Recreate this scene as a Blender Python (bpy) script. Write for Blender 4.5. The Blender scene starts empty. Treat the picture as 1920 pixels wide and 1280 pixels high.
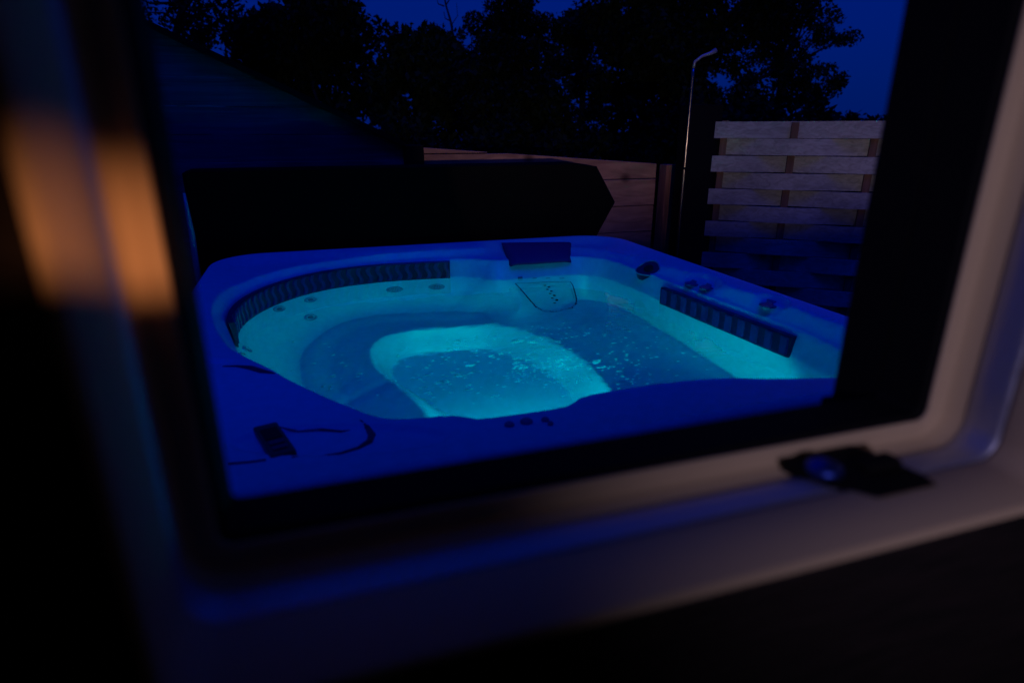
import bpy, bmesh, math, random
import numpy as np
from mathutils import Vector, Matrix, noise
random.seed(7); rng = np.random.default_rng(11)
S = bpy.context.scene; C = S.collection
R = math.radians
# ------------------------------------------------------------------ helpers
F0 = 1150.; CAMZ = 1.48; TH = math.atan(.347); PS = R(17.85); WZ = .78
def ray(px, py):
    u = px-960; w = 640-py
    h = F0*math.cos(TH)+w*math.sin(TH); z = -F0*math.sin(TH)+w*math.cos(TH)
    return Vector((u*math.cos(PS)+h*math.sin(PS), -u*math.sin(PS)+h*math.cos(PS), z))
def at_z(px, py, z):
    r = ray(px, py); return Vector((0, 0, CAMZ))+r*((z-CAMZ)/r.z)
def at_y(px, py, y):
    r = ray(px, py); return Vector((0, 0, CAMZ))+r*(y/r.y)
def tag(o, label=None, cat=None, group=None, kind=None):
    for k, v in (('label', label), ('category', cat), ('group', group), ('kind', kind)):
        if v: o[k] = v
    return o
def empty(name, loc=(0, 0, 0), rz=0):
    o = bpy.data.objects.new(name, None); C.objects.link(o)
    o.location = loc; o.rotation_euler = (0, 0, rz); o.empty_display_size = .1
    return o
def mesh_obj(name, verts, faces, m, parent=None, smooth=False, world=True):
    me = bpy.data.meshes.new(name); me.from_pydata([tuple(v) for v in verts], [], faces); me.update()
    if smooth: me.shade_smooth()
    o = bpy.data.objects.new(name, me); C.objects.link(o); me.materials.append(m)
    if parent is not None:
        o.parent = parent
        if world: o.matrix_parent_inverse = parent_inv(parent)
    return o
def parent_inv(p):
    def wm(q):
        m = Matrix.LocRotScale(q.location, q.rotation_euler, None)
        return m if q.parent is None else wm(q.parent) @ q.matrix_parent_inverse @ m
    return wm(p).inverted()
class MB:
    def __init__(s): s.v = []; s.f = []
    def add(s, v, f):
        n = len(s.v); s.v += [Vector(a) for a in v]; s.f += [[n+i for i in q] for q in f]
    def box(s, a, b, M=None, bev=0):
        bm = bmesh.new(); bmesh.ops.create_cube(bm, size=1)
        a = Vector(a); b = Vector(b)
        for v in bm.verts: v.co = Vector([(a[i]+b[i])/2+v.co[i]*abs(b[i]-a[i]) for i in range(3)])
        if bev: bmesh.ops.bevel(bm, geom=bm.edges[:], offset=bev, segments=2, affect='EDGES', profile=.6)
        if M is not None: bm.transform(M)
        s.bm(bm)
    def bm(s, bm):
        bm.verts.index_update()
        s.add([v.co.copy() for v in bm.verts], [[v.index for v in f.verts] for f in bm.faces]); bm.free()
    def tube(s, pts, rad, n=10, cap=True):
        pts = [Vector(p) for p in pts]; k = len(pts)
        rad = rad if isinstance(rad, (list, tuple)) else [rad]*k
        rings = []; up = None
        for i, p in enumerate(pts):
            t = (pts[min(i+1, k-1)]-pts[max(i-1, 0)]).normalized()
            if up is None: up = t.orthogonal().normalized()
            up = (up-t*up.dot(t)).normalized(); b = t.cross(up)
            rings.append([p+(up*math.cos(a)+b*math.sin(a))*rad[i] for a in [2*math.pi*j/n for j in range(n)]])
        v = [q for r in rings for q in r]
        f = [[i*n+j, i*n+(j+1) % n, (i+1)*n+(j+1) % n, (i+1)*n+j] for i in range(k-1) for j in range(n)]
        if cap: f += [list(range(n))[::-1], [(k-1)*n+j for j in range(n)]]
        s.add(v, f)
    def prism(s, poly, h, M):           # poly in local xy, extruded along local z 0..h
        n = len(poly)
        v = [M @ Vector((x, y, 0)) for x, y in poly]+[M @ Vector((x, y, h)) for x, y in poly]
        f = [[i, (i+1) % n, n+(i+1) % n, n+i] for i in range(n)]+[list(range(n))[::-1], list(range(n, 2*n))]
        s.add(v, f)
    def lathe(s, prof, M, n=24):
        v = [M @ Vector((r*math.cos(2*math.pi*j/n), r*math.sin(2*math.pi*j/n), z)) for r, z in prof for j in range(n)]
        f = [[i*n+j, i*n+(j+1) % n, (i+1)*n+(j+1) % n, (i+1)*n+j] for i in range(len(prof)-1) for j in range(n)]
        f += [list(range(n))[::-1], [(len(prof)-1)*n+j for j in range(n)]]
        s.add(v, f)
    def build(s, name, m, parent=None, smooth=False):
        return mesh_obj(name, s.v, s.f, m, parent, smooth)
def frame(o, n, up=(0, 0, 1)):          # matrix with local z = n
    n = Vector(n).normalized(); up = Vector(up)
    x = up.cross(n)
    x = x.normalized() if x.length > 1e-4 else n.orthogonal().normalized()
    y = n.cross(x)
    return Matrix(((x.x, y.x, n.x, o[0]), (x.y, y.y, n.y, o[1]), (x.z, y.z, n.z, o[2]), (0, 0, 0, 1)))
# ------------------------------------------------------------------ materials
def mat(name, col, rough=.5, metal=0, bump=0, bscale=40, var=0, vscale=5, trans=0, ior=1.45, spec=.5, coat=0, stretch=(1, 1, 1)):
    m = bpy.data.materials.new(name); m.use_nodes = True; nt = m.node_tree
    b = nt.nodes['Principled BSDF']; b.inputs['Base Color'].default_value = (*col, 1)
    b.inputs['Roughness'].default_value = rough; b.inputs['Metallic'].default_value = metal
    b.inputs['IOR'].default_value = ior; b.inputs['Transmission Weight'].default_value = trans
    b.inputs['Specular IOR Level'].default_value = spec; b.inputs['Coat Weight'].default_value = coat
    tc = nt.nodes.new('ShaderNodeTexCoord'); mp = nt.nodes.new('ShaderNodeMapping'); mp.inputs['Scale'].default_value = stretch
    nt.links.new(tc.outputs['Object'], mp.inputs[0])
    if var:
        n = nt.nodes.new('ShaderNodeTexNoise'); n.inputs['Scale'].default_value = vscale; n.inputs['Detail'].default_value = 6
        nt.links.new(mp.outputs[0], n.inputs['Vector'])
        r = nt.nodes.new('ShaderNodeValToRGB'); r.color_ramp.elements[0].position = .3; r.color_ramp.elements[1].position = .7
        r.color_ramp.elements[0].color = (*[c*(1-var) for c in col], 1); r.color_ramp.elements[1].color = (*[min(1, c*(1+var)) for c in col], 1)
        nt.links.new(n.outputs[0], r.inputs[0]); nt.links.new(r.outputs[0], b.inputs['Base Color'])
    if bump:
        n = nt.nodes.new('ShaderNodeTexNoise'); n.inputs['Scale'].default_value = bscale; n.inputs['Detail'].default_value = 4
        nt.links.new(mp.outputs[0], n.inputs['Vector'])
        bp = nt.nodes.new('ShaderNodeBump'); bp.inputs['Strength'].default_value = bump; bp.inputs['Distance'].default_value = .01
        nt.links.new(n.outputs[0], bp.inputs['Height']); nt.links.new(bp.outputs[0], b.inputs['Normal'])
    return m
def wood(name, col, dark, grain=(2.5, 30, 30), knots=2.2, rough=.75):
    m = bpy.data.materials.new(name); m.use_nodes = True; nt = m.node_tree; N = nt.nodes; L = nt.links
    b = N['Principled BSDF']; b.inputs['Roughness'].default_value = rough; b.inputs['Specular IOR Level'].default_value = .25
    tc = N.new('ShaderNodeTexCoord'); mp = N.new('ShaderNodeMapping'); mp.inputs['Scale'].default_value = grain
    L.new(tc.outputs['Object'], mp.inputs[0])
    n = N.new('ShaderNodeTexNoise'); n.inputs['Scale'].default_value = 1.6; n.inputs['Detail'].default_value = 7; n.inputs['Distortion'].default_value = 1.2
    L.new(mp.outputs[0], n.inputs['Vector'])
    r = N.new('ShaderNodeValToRGB'); r.color_ramp.elements[0].position = .33; r.color_ramp.elements[1].position = .62
    r.color_ramp.elements[0].color = (*dark, 1); r.color_ramp.elements[1].color = (*col, 1)
    L.new(n.outputs[0], r.inputs[0])
    mk = N.new('ShaderNodeMapping'); mk.inputs['Scale'].default_value = (.8, 1, 1); L.new(tc.outputs['Object'], mk.inputs[0])
    v = N.new('ShaderNodeTexVoronoi'); v.inputs['Scale'].default_value = knots; L.new(mk.outputs[0], v.inputs['Vector'])
    kr = N.new('ShaderNodeValToRGB'); kr.color_ramp.elements[0].position = .05; kr.color_ramp.elements[1].position = .11
    kr.color_ramp.elements[0].color = (.25, .2, .18, 1); kr.color_ramp.elements[1].color = (1, 1, 1, 1)
    L.new(v.outputs['Distance'], kr.inputs[0])
    n2 = N.new('ShaderNodeTexNoise'); n2.inputs['Scale'].default_value = 2.5; n2.inputs['Detail'].default_value = 3; L.new(tc.outputs['Object'], n2.inputs['Vector'])
    r2 = N.new('ShaderNodeValToRGB'); r2.color_ramp.elements[0].position = .35; r2.color_ramp.elements[1].position = .6
    r2.color_ramp.elements[0].color = (.55, .55, .6, 1); r2.color_ramp.elements[1].color = (1, 1, 1, 1); L.new(n2.outputs[0], r2.inputs[0])
    x = N.new('ShaderNodeMixRGB'); x.blend_type = 'MULTIPLY'; x.inputs[0].default_value = 1
    L.new(r.outputs[0], x.inputs[1]); L.new(kr.outputs[0], x.inputs[2])
    y = N.new('ShaderNodeMixRGB'); y.blend_type = 'MULTIPLY'; y.inputs[0].default_value = .8
    L.new(x.outputs[0], y.inputs[1]); L.new(r2.outputs[0], y.inputs[2]); L.new(y.outputs[0], b.inputs['Base Color'])
    bp = N.new('ShaderNodeBump'); bp.inputs['Strength'].default_value = .35; bp.inputs['Distance'].default_value = .004
    L.new(n.outputs[0], bp.inputs['Height']); L.new(bp.outputs[0], b.inputs['Normal'])
    return m
M = {}
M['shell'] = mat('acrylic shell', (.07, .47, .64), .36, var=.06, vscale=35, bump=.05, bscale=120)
M['jet'] = mat('jet plastic', (.05, .27, .42), .35)
M['jet_dark'] = mat('jet throat', (.02, .12, .24), .5)
M['grille'] = mat('grille plastic', (.03, .006, .07), .33)
M['fin'] = mat('grille fin plastic', (.085, .025, .18), .28)
M['pillow'] = mat('pillow foam', (.03, .014, .13), .6, bump=.1, bscale=90)
M['black'] = mat('black rubber', (.012, .012, .014), .6, spec=.2)
M['panel'] = mat('control panel plastic', (.03, .03, .035), .35)
M['chrome'] = mat('chrome', (.27, .23, .19), .2, metal=1)
M['cabinet'] = mat('cabinet panel', (.07, .05, .045), .6, var=.3, vscale=3, stretch=(1, 1, 20), bump=.2)
M['cover'] = mat('vinyl cover', (.003, .002, .002), .85, bump=.25, bscale=14, spec=.05)
M['steel'] = mat('painted steel', (.25, .26, .3), .4, metal=.3)
M['frame'] = mat('pale window paint', (.60, .47, .28), .75, spec=.2, bump=.04, bscale=300)
M['rail'] = mat('window track metal', (.50, .52, .62), .58, metal=.9, bump=.15, bscale=60, stretch=(1, 1, 1))
M['seal'] = mat('window rubber seal', (.006, .006, .007), .75, spec=.1)
M['latch'] = mat('latch metal', (.04, .08, .45), .45, metal=1)  # blue of the sky reflection is put into the metal colour
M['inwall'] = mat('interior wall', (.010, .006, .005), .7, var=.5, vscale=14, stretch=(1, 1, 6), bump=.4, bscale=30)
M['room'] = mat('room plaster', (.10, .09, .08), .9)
M['render'] = mat('exterior wall', (.05, .045, .04), .9, bump=.3)
M['deck'] = wood('deck boards', (.10, .08, .07), (.04, .035, .03), (30, 2, 30))
M['ground'] = mat('ground soil', (.03, .032, .025), .95, var=.5, vscale=2)
M['sleeper'] = wood('back fence boards', (.44, .23, .12), (.27, .13, .07), (2.2, 18, 14), 2.6)
M['gable'] = wood('shed boards', (.13, .085, .12), (.07, .045, .065), (1.2, 22, 26), 1.4)
M['postwood'] = wood('fence post wood', (.30, .13, .09), (.16, .07, .05), (22, 22, 1.6), 2.2)
M['slat'] = wood('weathered slats', (.33, .33, .325), (.22, .215, .21), (1.8, 20, 30), 2.9)
M['batten'] = wood('battens', (.16, .085, .06), (.09, .05, .035), (20, 20, 2), 3)
M['darkpost'] = mat('dark post', (.003, .003, .004), .8, spec=.1)
M['leaf'] = mat('leaves', (.018, .028, .003), .7, var=.5, vscale=1.3, spec=.2)
M['leaf2'] = mat('lighter leaves', (.028, .045, .005), .7, var=.5, vscale=1.3, spec=.2)
M['bark'] = mat('bark', (.035, .028, .022), .9, var=.4, vscale=8)
M['lens'] = bpy.data.materials.new('lamp lens'); M['lens'].use_nodes = True
b = M['lens'].node_tree.nodes['Principled BSDF']; b.inputs['Emission Color'].default_value = (0, .75, 1, 1); b.inputs['Emission Strength'].default_value = 4
# water
m = M['water'] = bpy.data.materials.new('clear water'); m.use_nodes = True; nt = m.node_tree; N = nt.nodes; L = nt.links
b = N['Principled BSDF']; b.inputs['Base Color'].default_value = (.97, .99, 1, 1); b.inputs['Roughness'].default_value = .0
b.inputs['IOR'].default_value = 1.333; b.inputs['Transmission Weight'].default_value = 1
tc = N.new('ShaderNodeTexCoord')
n = N.new('ShaderNodeTexNoise'); n.inputs['Scale'].default_value = 24; n.inputs['Detail'].default_value = 3
mp = N.new('ShaderNodeMapping'); mp.inputs['Scale'].default_value = (.8, 1.6, 1); L.new(tc.outputs['Object'], mp.inputs[0]); L.new(mp.outputs[0], n.inputs['Vector'])
vd = N.new('ShaderNodeVectorMath'); vd.operation = 'DISTANCE'; vd.inputs[1].default_value = (.70, 1.88, WZ); L.new(tc.outputs['Object'], vd.inputs[0])
mr = N.new('ShaderNodeMapRange'); mr.inputs['From Min'].default_value = .08; mr.inputs['From Max'].default_value = .75; mr.inputs['To Min'].default_value = .22; mr.inputs['To Max'].default_value = .0
L.new(vd.outputs['Value'], mr.inputs['Value'])
bp = N.new('ShaderNodeBump'); bp.inputs['Distance'].default_value = .012
L.new(mr.outputs[0], bp.inputs['Strength']); L.new(n.outputs[0], bp.inputs['Height']); L.new(bp.outputs[0], b.inputs['Normal'])
# foam: thin and translucent
m = M['foam'] = bpy.data.materials.new('foam'); m.use_nodes = True; nt = m.node_tree; N = nt.nodes; L = nt.links
d = N.new('ShaderNodeBsdfDiffuse'); t = N.new('ShaderNodeBsdfTranslucent'); x = N.new('ShaderNodeMixShader')
d.inputs[0].default_value = (.75, .8, .85, 1); t.inputs[0].default_value = (.75, .8, .85, 1); x.inputs[0].default_value = .82
L.new(d.outputs[0], x.inputs[1]); L.new(t.outputs[0], x.inputs[2]); L.new(x.outputs[0], N['Material Output'].inputs[0])
# ------------------------------------------------------------------ tub shell height field
def chaikin(p, k=2, corner=None):
    p = [np.array(q, float) for q in p]
    for _ in range(k):
        q = []
        for i in range(len(p)):
            a = p[i]; b = p[(i+1) % len(p)]
            q += [a*.75+b*.25, a*.25+b*.75]
        p = q
    return np.array(p)
RIM = chaikin([(-.325, 1.99), (-.36, 2.2), (-.362, 2.40), (-.325, 2.60), (-.225, 2.79), (-.03, 2.96), (.25, 3.035), (.521, 3.04), (.794, 3.045), (1.10, 3.03), (1.30, 2.985), (1.42, 2.85),
     (1.475, 2.6), (1.50, 2.2), (1.51, 1.8), (1.51, 1.5), (1.50, 1.2), (1.40, 1.08), (1.25, 1.04), (1.142, 1.045), (.999, 1.085), (.903, 1.128), (.76, 1.148), (.628, 1.154), (.535, 1.148), (.500, 1.12), (.475, 1.108), (.40, 1.108), (.285, 1.108), (.265, 1.128),
     (.235, 1.147), (.13, 1.158), (.09, 1.18), (.06, 1.215), (-.03, 1.345), (-.105, 1.47), (-.135, 1.535), (-.225, 1.69), (-.275, 1.80)], 1)
WL = chaikin([(-.27, 2.05), (-.308, 2.2), (-.31, 2.38), (-.272, 2.547), (-.179, 2.726), (.001, 2.90), (.251, 2.975), (.51, 2.968), (.70, 2.93), (.762, 2.883), (.80, 2.815), (.874, 2.797), (1.017, 2.81), (1.187, 2.81), (1.32, 2.77), (1.37, 2.64),
     (1.385, 2.35), (1.40, 2.0), (1.425, 1.7), (1.441, 1.489), (1.42, 1.27), (1.34, 1.12), (1.24, 1.085), (1.14, 1.085), (1.0, 1.125), (.9, 1.165), (.76, 1.185), (.62, 1.19), (.52, 1.185), (.48, 1.15), (.29, 1.15), (.25, 1.18), (.15, 1.195), (.10, 1.235), (-.09, 1.54), (-.21, 1.75)], 2)
SEAT = chaikin([(-.10, 2.15), (-.093, 2.363), (.0, 2.56), (.10, 2.68), (.25, 2.72), (.45, 2.69), (.62, 2.65), (.712, 2.61), (.722, 2.471), (.796, 2.40), (.95, 2.42), (1.045, 2.521), (1.15, 2.64), (1.25, 2.65), (1.345, 2.5), (1.352, 2.151), (1.354, 1.741), (1.34, 1.4), (1.22, 1.20),
     (.9, 1.215), (.6, 1.225), (.3, 1.225), (.20, 1.30), (.03, 1.6), (-.07, 1.9)], 2)
WELL = chaikin([(.32, 1.18), (.32, 1.55), (.30, 1.8), (.245, 1.97), (.19, 2.12), (.18, 2.30), (.24, 2.42), (.36, 2.465), (.55, 2.45), (.70, 2.42), (.78, 2.33), (.86, 2.13), (.895, 2.0), (.885, 1.83), (.865, 1.66), (.86, 1.45), (.86, 1.18)], 2)
def sdf(poly, x, y):                    # >0 inside
    P = np.asarray(poly); x = np.asarray(x, float); y = np.asarray(y, float)
    best = np.full(x.shape, 1e9); ins = np.zeros(x.shape, bool)
    for i in range(len(P)):
        a = P[i]; b = P[(i+1) % len(P)]; ex, ey = b-a
        L2 = ex*ex+ey*ey
        if L2 < 1e-12: continue
        t = np.clip(((x-a[0])*ex+(y-a[1])*ey)/L2, 0, 1)
        d = (x-a[0]-t*ex)**2+(y-a[1]-t*ey)**2; best = np.minimum(best, d)
        c = ((a[1] > y) != (b[1] > y)); xi = a[0]+(y-a[1])*ex/(ey if abs(ey) > 1e-12 else 1e-12)
        ins ^= c & (x < xi)
    d = np.sqrt(best); return np.where(ins, d, -d)
def ss(t): t = np.clip(t, 0, 1); return t*t*(3-2*t)
OX0, OX1, OY0, OY1 = -.46, 1.60, .945, 3.15
def outer(x, y, r=.24):                 # signed distance inside the rounded outer rectangle
    cx, cy = (OX0+OX1)/2, (OY0+OY1)/2; hx, hy = (OX1-OX0)/2-r, (OY1-OY0)/2-r
    qx = np.abs(x-cx)-hx; qy = np.abs(y-cy)-hy
    return -(np.hypot(np.maximum(qx, 0), np.maximum(qy, 0))+np.minimum(np.maximum(qx, qy), 0)-r)
def seg_d(x, y, a, b):
    ex, ey = b[0]-a[0], b[1]-a[1]; t = np.clip(((x-a[0])*ex+(y-a[1])*ey)/(ex*ex+ey*ey), 0, 1)
    return np.hypot(x-a[0]-t*ex, y-a[1]-t*ey), t
def dent(x, y, c, a, b, rot, depth, edge=.35):   # elliptical recess
    ca, sa = math.cos(rot), math.sin(rot); u = ((x-c[0])*ca+(y-c[1])*sa)/a; v = (-(x-c[0])*sa+(y-c[1])*ca)/b
    return -depth*ss((1-np.hypot(u, v))/edge)
K1 = at_z(1300, 523, .895); K2 = at_z(1328, 532, .895); K3 = at_z(1443, 569, .90); SPK = at_z(1217, 507, .90)
PANA = at_z(620, 828, .91)
def zf(x, y):
    x = np.asarray(x, float); y = np.asarray(y, float)
    dO = outer(x, y); dR = sdf(RIM, x, y); dW = sdf(WL, x, y); dS = sdf(SEAT, x, y); dF = sdf(WELL, x, y)
    deck = .92-.028*ss((dO-.02)/.15)*(.25+.75*ss((y-1.5)/.8))
    deck = deck-.03*(1-np.sqrt(np.clip(1-(1-np.clip(dO/.03, 0, 1))**2, 0, 1)))
    # gentle crown where the front rim swells, sunken oval on the near left corner
    deck = deck+.008*ss((.12-np.abs(x-.95)/4)/.1)*ss((1.3-y)/.1)
    deck = deck+dent(x, y, (PANA.x+.02, PANA.y), .215, .066, R(-16), .009, .10)
    deck = deck+dent(x, y, (K1.x/2+K2.x/2+.006, K1.y/2+K2.y/2), .058, .125, R(-3), .017, .45)+dent(x, y, (K3.x+.004, K3.y), .05, .10, R(-3), .017, .45)
    deck = deck+dent(x, y, (-.30, 1.66), .09, .022, R(-28), .012, .6)
    t = np.clip(dR, 0, None)/np.maximum(np.clip(dR, 0, None)+np.clip(-dW, 0, None), 1e-5)
    drop = deck-.865
    prof = np.where(t < .7, .865+drop*(1-ss(t/.7)), WZ+(.865-WZ)*(1-(np.clip((t-.7)/.3, 0, 1))**1.0))
    t2 = np.clip(dW, 0, None)/np.maximum(np.clip(dW, 0, None)+np.clip(-dS, 0, None), 1e-5)
    seatz = .45+.012*ss((.12-np.abs(dS))/.12)
    under = WZ-(WZ-seatz)*(.25*t2+.75*np.sin(t2*math.pi/2)); 
    ds, ts = seg_d(x, y, (.22, 2.03), (-.12, 1.74))
    seat = seatz-.003*np.exp(-(ds/.022)**2)
    ds2, _ = seg_d(x, y, (.90, 1.66), (1.36, 1.30)); seat = seat+.012*np.exp(-(ds2/.05)**2)
    floor = .25+.03*ss((1.7-y)/.5)
    w = ss((dF+.035)/(.095+.06*ss((.6-x)/.3)*ss((2.15-y)/.25)))
    low = seat*(1-w)+floor*w
    z = np.where(dR <= 0, deck, np.where(dW <= 0, prof, np.where(dS <= 0, under*(1-w)+np.minimum(under, floor)*w, low)))
    return z
def march(px, py):                      # where the eye meets the shell, through the water if need be
    o = Vector((0, 0, CAMZ)); r = ray(px, py); r.normalize()
    t = np.linspace(.6, 4.5, 4000); X = o.x+r.x*t; Y_ = o.y+r.y*t; Z = o.z+r.z*t; H = zf(X, Y_)
    k = int(np.argmax((Z < H) | (Z < WZ)))
    if Z[k] >= WZ-.002 and Z[k] < H[k]+.002 and H[k] > WZ+.003: return Vector((X[k], Y_[k], H[k]))
    s = (WZ-CAMZ)/r.z; p = o+r*s; hl = math.hypot(r.x, r.y); sn = hl/1.333; dz = -math.sqrt(1-sn*sn)
    d = Vector((r.x/1.333, r.y/1.333, dz)); t = np.linspace(0, 1.5, 3000)
    X = p.x+d.x*t; Y_ = p.y+d.y*t; Z = p.z+d.z*t; H = zf(X, Y_); k = int(np.argmax(Z < H-1e-4))
    return Vector((X[k], Y_[k], float(H[k])))
def normal(x, y, e=.006):
    a = float(zf([x+e], [y])[0]-zf([x-e], [y])[0]); b_ = float(zf([x], [y+e])[0]-zf([x], [y-e])[0])
    return Vector((-a, -b_, 2*e)).normalized()
st = .0055
xs = np.arange(OX0-.004, OX1+.004+st, st); ys = np.arange(OY0-.004, OY1+.004+st, st)
GX, GY = np.meshgrid(xs, ys); gx = GX.ravel().copy(); gy = GY.ravel().copy()
dO = outer(gx, gy); out = dO < 0; e = 1e-4
for _ in range(2):
    d = outer(gx, gy); nx = (outer(gx+e, gy)-outer(gx-e, gy))/(2*e); ny = (outer(gx, gy+e)-outer(gx, gy-e))/(2*e)
    gx = np.where(out, gx-d*nx, gx); gy = np.where(out, gy-d*ny, gy)
gz = zf(gx, gy)
W_ = len(xs); faces = []
o2 = out.reshape(GX.shape)
for j in range(len(ys)-1):
    for i in range(W_-1):
        if o2[j, i] and o2[j, i+1] and o2[j+1, i] and o2[j+1, i+1]: continue
        a = j*W_+i; faces.append((a, a+1, a+W_+1, a+W_))
verts = list(zip(gx.tolist(), gy.tolist(), gz.tolist()))
# outer lip skirt
def rrect(off, n=10, r=.24):
    pts = []
    for (cx, cy, a0) in ((OX1-r, OY1-r, 0), (OX0+r, OY1-r, 90), (OX0+r, OY0+r, 180), (OX1-r, OY0+r, 270)):
        for k in range(n+1):
            a = R(a0+90*k/n); pts.append((cx+(r+off)*math.cos(a), cy+(r+off)*math.sin(a)))
    return pts
base = len(verts); rings = [(-.001, .893), (.001, .880), (.001, .845), (-.004, .838), (-.03, .838)]
nr = 44
for off, z in rings: verts += [(x, y, z) for x, y in rrect(off)]
for k in range(len(rings)-1):
    for i in range(nr):
        a = base+k*nr+i; b_ = base+k*nr+(i+1) % nr; faces.append((a, b_, b_+nr, a+nr))
tub = tag(empty('hot_tub', ((OX0+OX1)/2, (OY0+OY1)/2, 0)), 'large pale hot tub glowing cyan from a light under its water', 'hot tub')
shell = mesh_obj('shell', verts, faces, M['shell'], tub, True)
# cabinet
mb = MB(); v = []; pr = rrect(-.035); n = len(pr)
v = [(x, y, .02) for x, y in pr]+[(x, y, .845) for x, y in pr]
mb.add(v, [[i, (i+1) % n, n+(i+1) % n, n+i] for i in range(n)])
mb.build('cabinet', M['cabinet'], tub)
mb = MB()
for k in range(1, 8):
    z = .02+k*.105; q = rrect(-.033); mb.add([(x, y, z) for x, y in q]+[(x, y, z+.006) for x, y in q], [[i, (i+1) % n, n+(i+1) % n, n+i] for i in range(n)])
mb.build('cabinet_groove', M['black'], tub)
# water
pw = chaikin([tuple(p) for p in WL], 0); cx_, cy_ = pw.mean(0)
bm = bmesh.new(); st2 = .012
wx = np.arange(-.36, 1.50, st2); wy = np.arange(1.03, 3.04, st2); WX, WY = np.meshgrid(wx, wy)
sd = sdf(WL, WX, WY); d0 = np.hypot(WX-.72, (WY-1.90))
wz = WZ+.0009*np.sin(d0*85)*np.exp(-d0*3.2)+.0005*np.sin(WX*21+WY*13)*np.exp(-d0*2)
wv = list(zip(WX.ravel().tolist(), WY.ravel().tolist(), wz.ravel().tolist())); wf = []
k = len(wx)
for j in range(len(wy)-1):
    for i in range(k-1):
        if max(sd[j, i], sd[j, i+1], sd[j+1, i], sd[j+1, i+1]) < -.004: continue
        a = j*k+i; wf.append((a, a+1, a+k+1, a+k))
wo = mesh_obj('water', wv, wf, M['water'], None, True); tag(wo, kind='structure')
# foam on the water
def blob(mb, p, r, asp=1.5):
    r *= 2.25
    n = 9; a0 = random.random()*6.28
    v = []
    for j in range(n):
        a = 2*math.pi*j/n; q = r*random.uniform(.55, 1.15); u, w = q*asp*math.cos(a), q*math.sin(a)
        v.append((p.x+u*math.cos(.3)-w*math.sin(.3), p.y+u*math.sin(.3)+w*math.cos(.3), p.z))
    m_ = 7; h = r*.55; top = (p.x, p.y, p.z+h*.5); bot = (p.x, p.y, p.z-h)
    rg = [v[j] for j in range(n)]; q = [((x-p.x)*.6+p.x, (y-p.y)*.6+p.y, z-h*.75) for x, y, z in rg]
    mb.add(rg+q+[top, bot], [[j, (j+1) % n, 2*n] for j in range(n)]+[[n+j, n+(j+1) % n, (j+1) % n, j] for j in range(n)]+[[n+(j+1) % n, n+j, 2*n+1] for j in range(n)])
mb = MB(); FZ = WZ-.0035
big = [(838, 657, 8), (857, 704, 9), (832, 705, 5), (820, 716, 11), (836, 719, 8), (800, 702, 8), (850, 641, 10), (915, 668, 7), (878, 686, 8), (965, 640, 12), (990, 643, 9), (792, 690, 5), (808, 676, 5),
       (872, 730, 6), (790, 727, 7), (796, 738, 6), (735, 716, 5), (891, 737, 4), (922, 743, 6), (940, 725, 4), (760, 688, 5), (1115, 678, 9), (1122, 690, 7), (875, 700, 6), (668, 713, 4), (634, 681, 4), (663, 702, 4), (700, 741, 3), (970, 712, 5),
       (886, 662, 4), (933, 664, 4), (873, 722, 5), (842, 737, 4), (770, 710, 5), (742, 668, 4)]
for x, y, s_ in big:
    p = at_z(x+6, y, FZ); d = p.length
    for q in range(4):
        c = p+Vector((random.uniform(-.6, .6), random.uniform(-.5, .5), 0))*s_*.0022; c.z = FZ-random.uniform(.0002, .004)
        blob(mb, c, s_*.00038*random.uniform(.5, 1.2), 1.7)
def spray(cx, cy, sx, sy, n, lo, hi):
    for _ in range(n):
        x, y = random.gauss(cx, sx), random.gauss(cy, sy)
        p = at_z(x, y, FZ); p.z -= random.uniform(0, .004)
        if float(sdf(WL, [p.x], [p.y])[0]) > .05: blob(mb, p, random.uniform(lo, hi), 1.4)
spray(850, 690, 60, 28, 60, .001, .0024); spray(1150, 660, 70, 30, 90, .0009, .0024); spray(1180, 690, 60, 20, 36, .001, .003); spray(640, 700, 40, 22, 18, .0014, .0032); spray(1020, 690, 34, 16, 80, .0008, .0018)
spray(975, 690, 12, 12, 60, .0008, .002); spray(900, 645, 60, 6, 16, .001, .002); spray(1040, 625, 50, 12, 30, .0014, .0028); spray(1060, 700, 25, 22, 60, .001, .002)
tag(mb.build('foam', M['foam']), kind='stuff')
# grille strips along the wall
def poly_between(P, a, b, off):        # points of closed polygon from nearest a to nearest b, moved inward
    P = np.asarray(P); ia = int(np.argmin(np.hypot(P[:, 0]-a[0], P[:, 1]-a[1]))); ib = int(np.argmin(np.hypot(P[:, 0]-b[0], P[:, 1]-b[1])))
    idx = []; i = ia
    while True:
        idx.append(i)
        if i == ib: break
        i = (i+1) % len(P)
    q = P[idx]; q = np.vstack([np.array(a)[None], q[1:-1], np.array(b)[None]])
    s = np.r_[0, np.cumsum(np.hypot(*np.diff(q, axis=0).T))]
    n = 160; u = np.linspace(0, s[-1], n); q = np.c_[np.interp(u, s, q[:, 0]), np.interp(u, s, q[:, 1])]
    ker = np.ones(9)/9; pad = np.pad(q, ((4, 4), (0, 0)), 'edge'); q = np.c_[np.convolve(pad[:, 0], ker, 'valid'), np.convolve(pad[:, 1], ker, 'valid')]
    t = np.gradient(q, axis=0); t /= np.hypot(t[:, 0], t[:, 1])[:, None]; nrm = np.c_[t[:, 1], -t[:, 0]]   # inward for clockwise order
    return q+nrm*off, nrm, u
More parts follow.
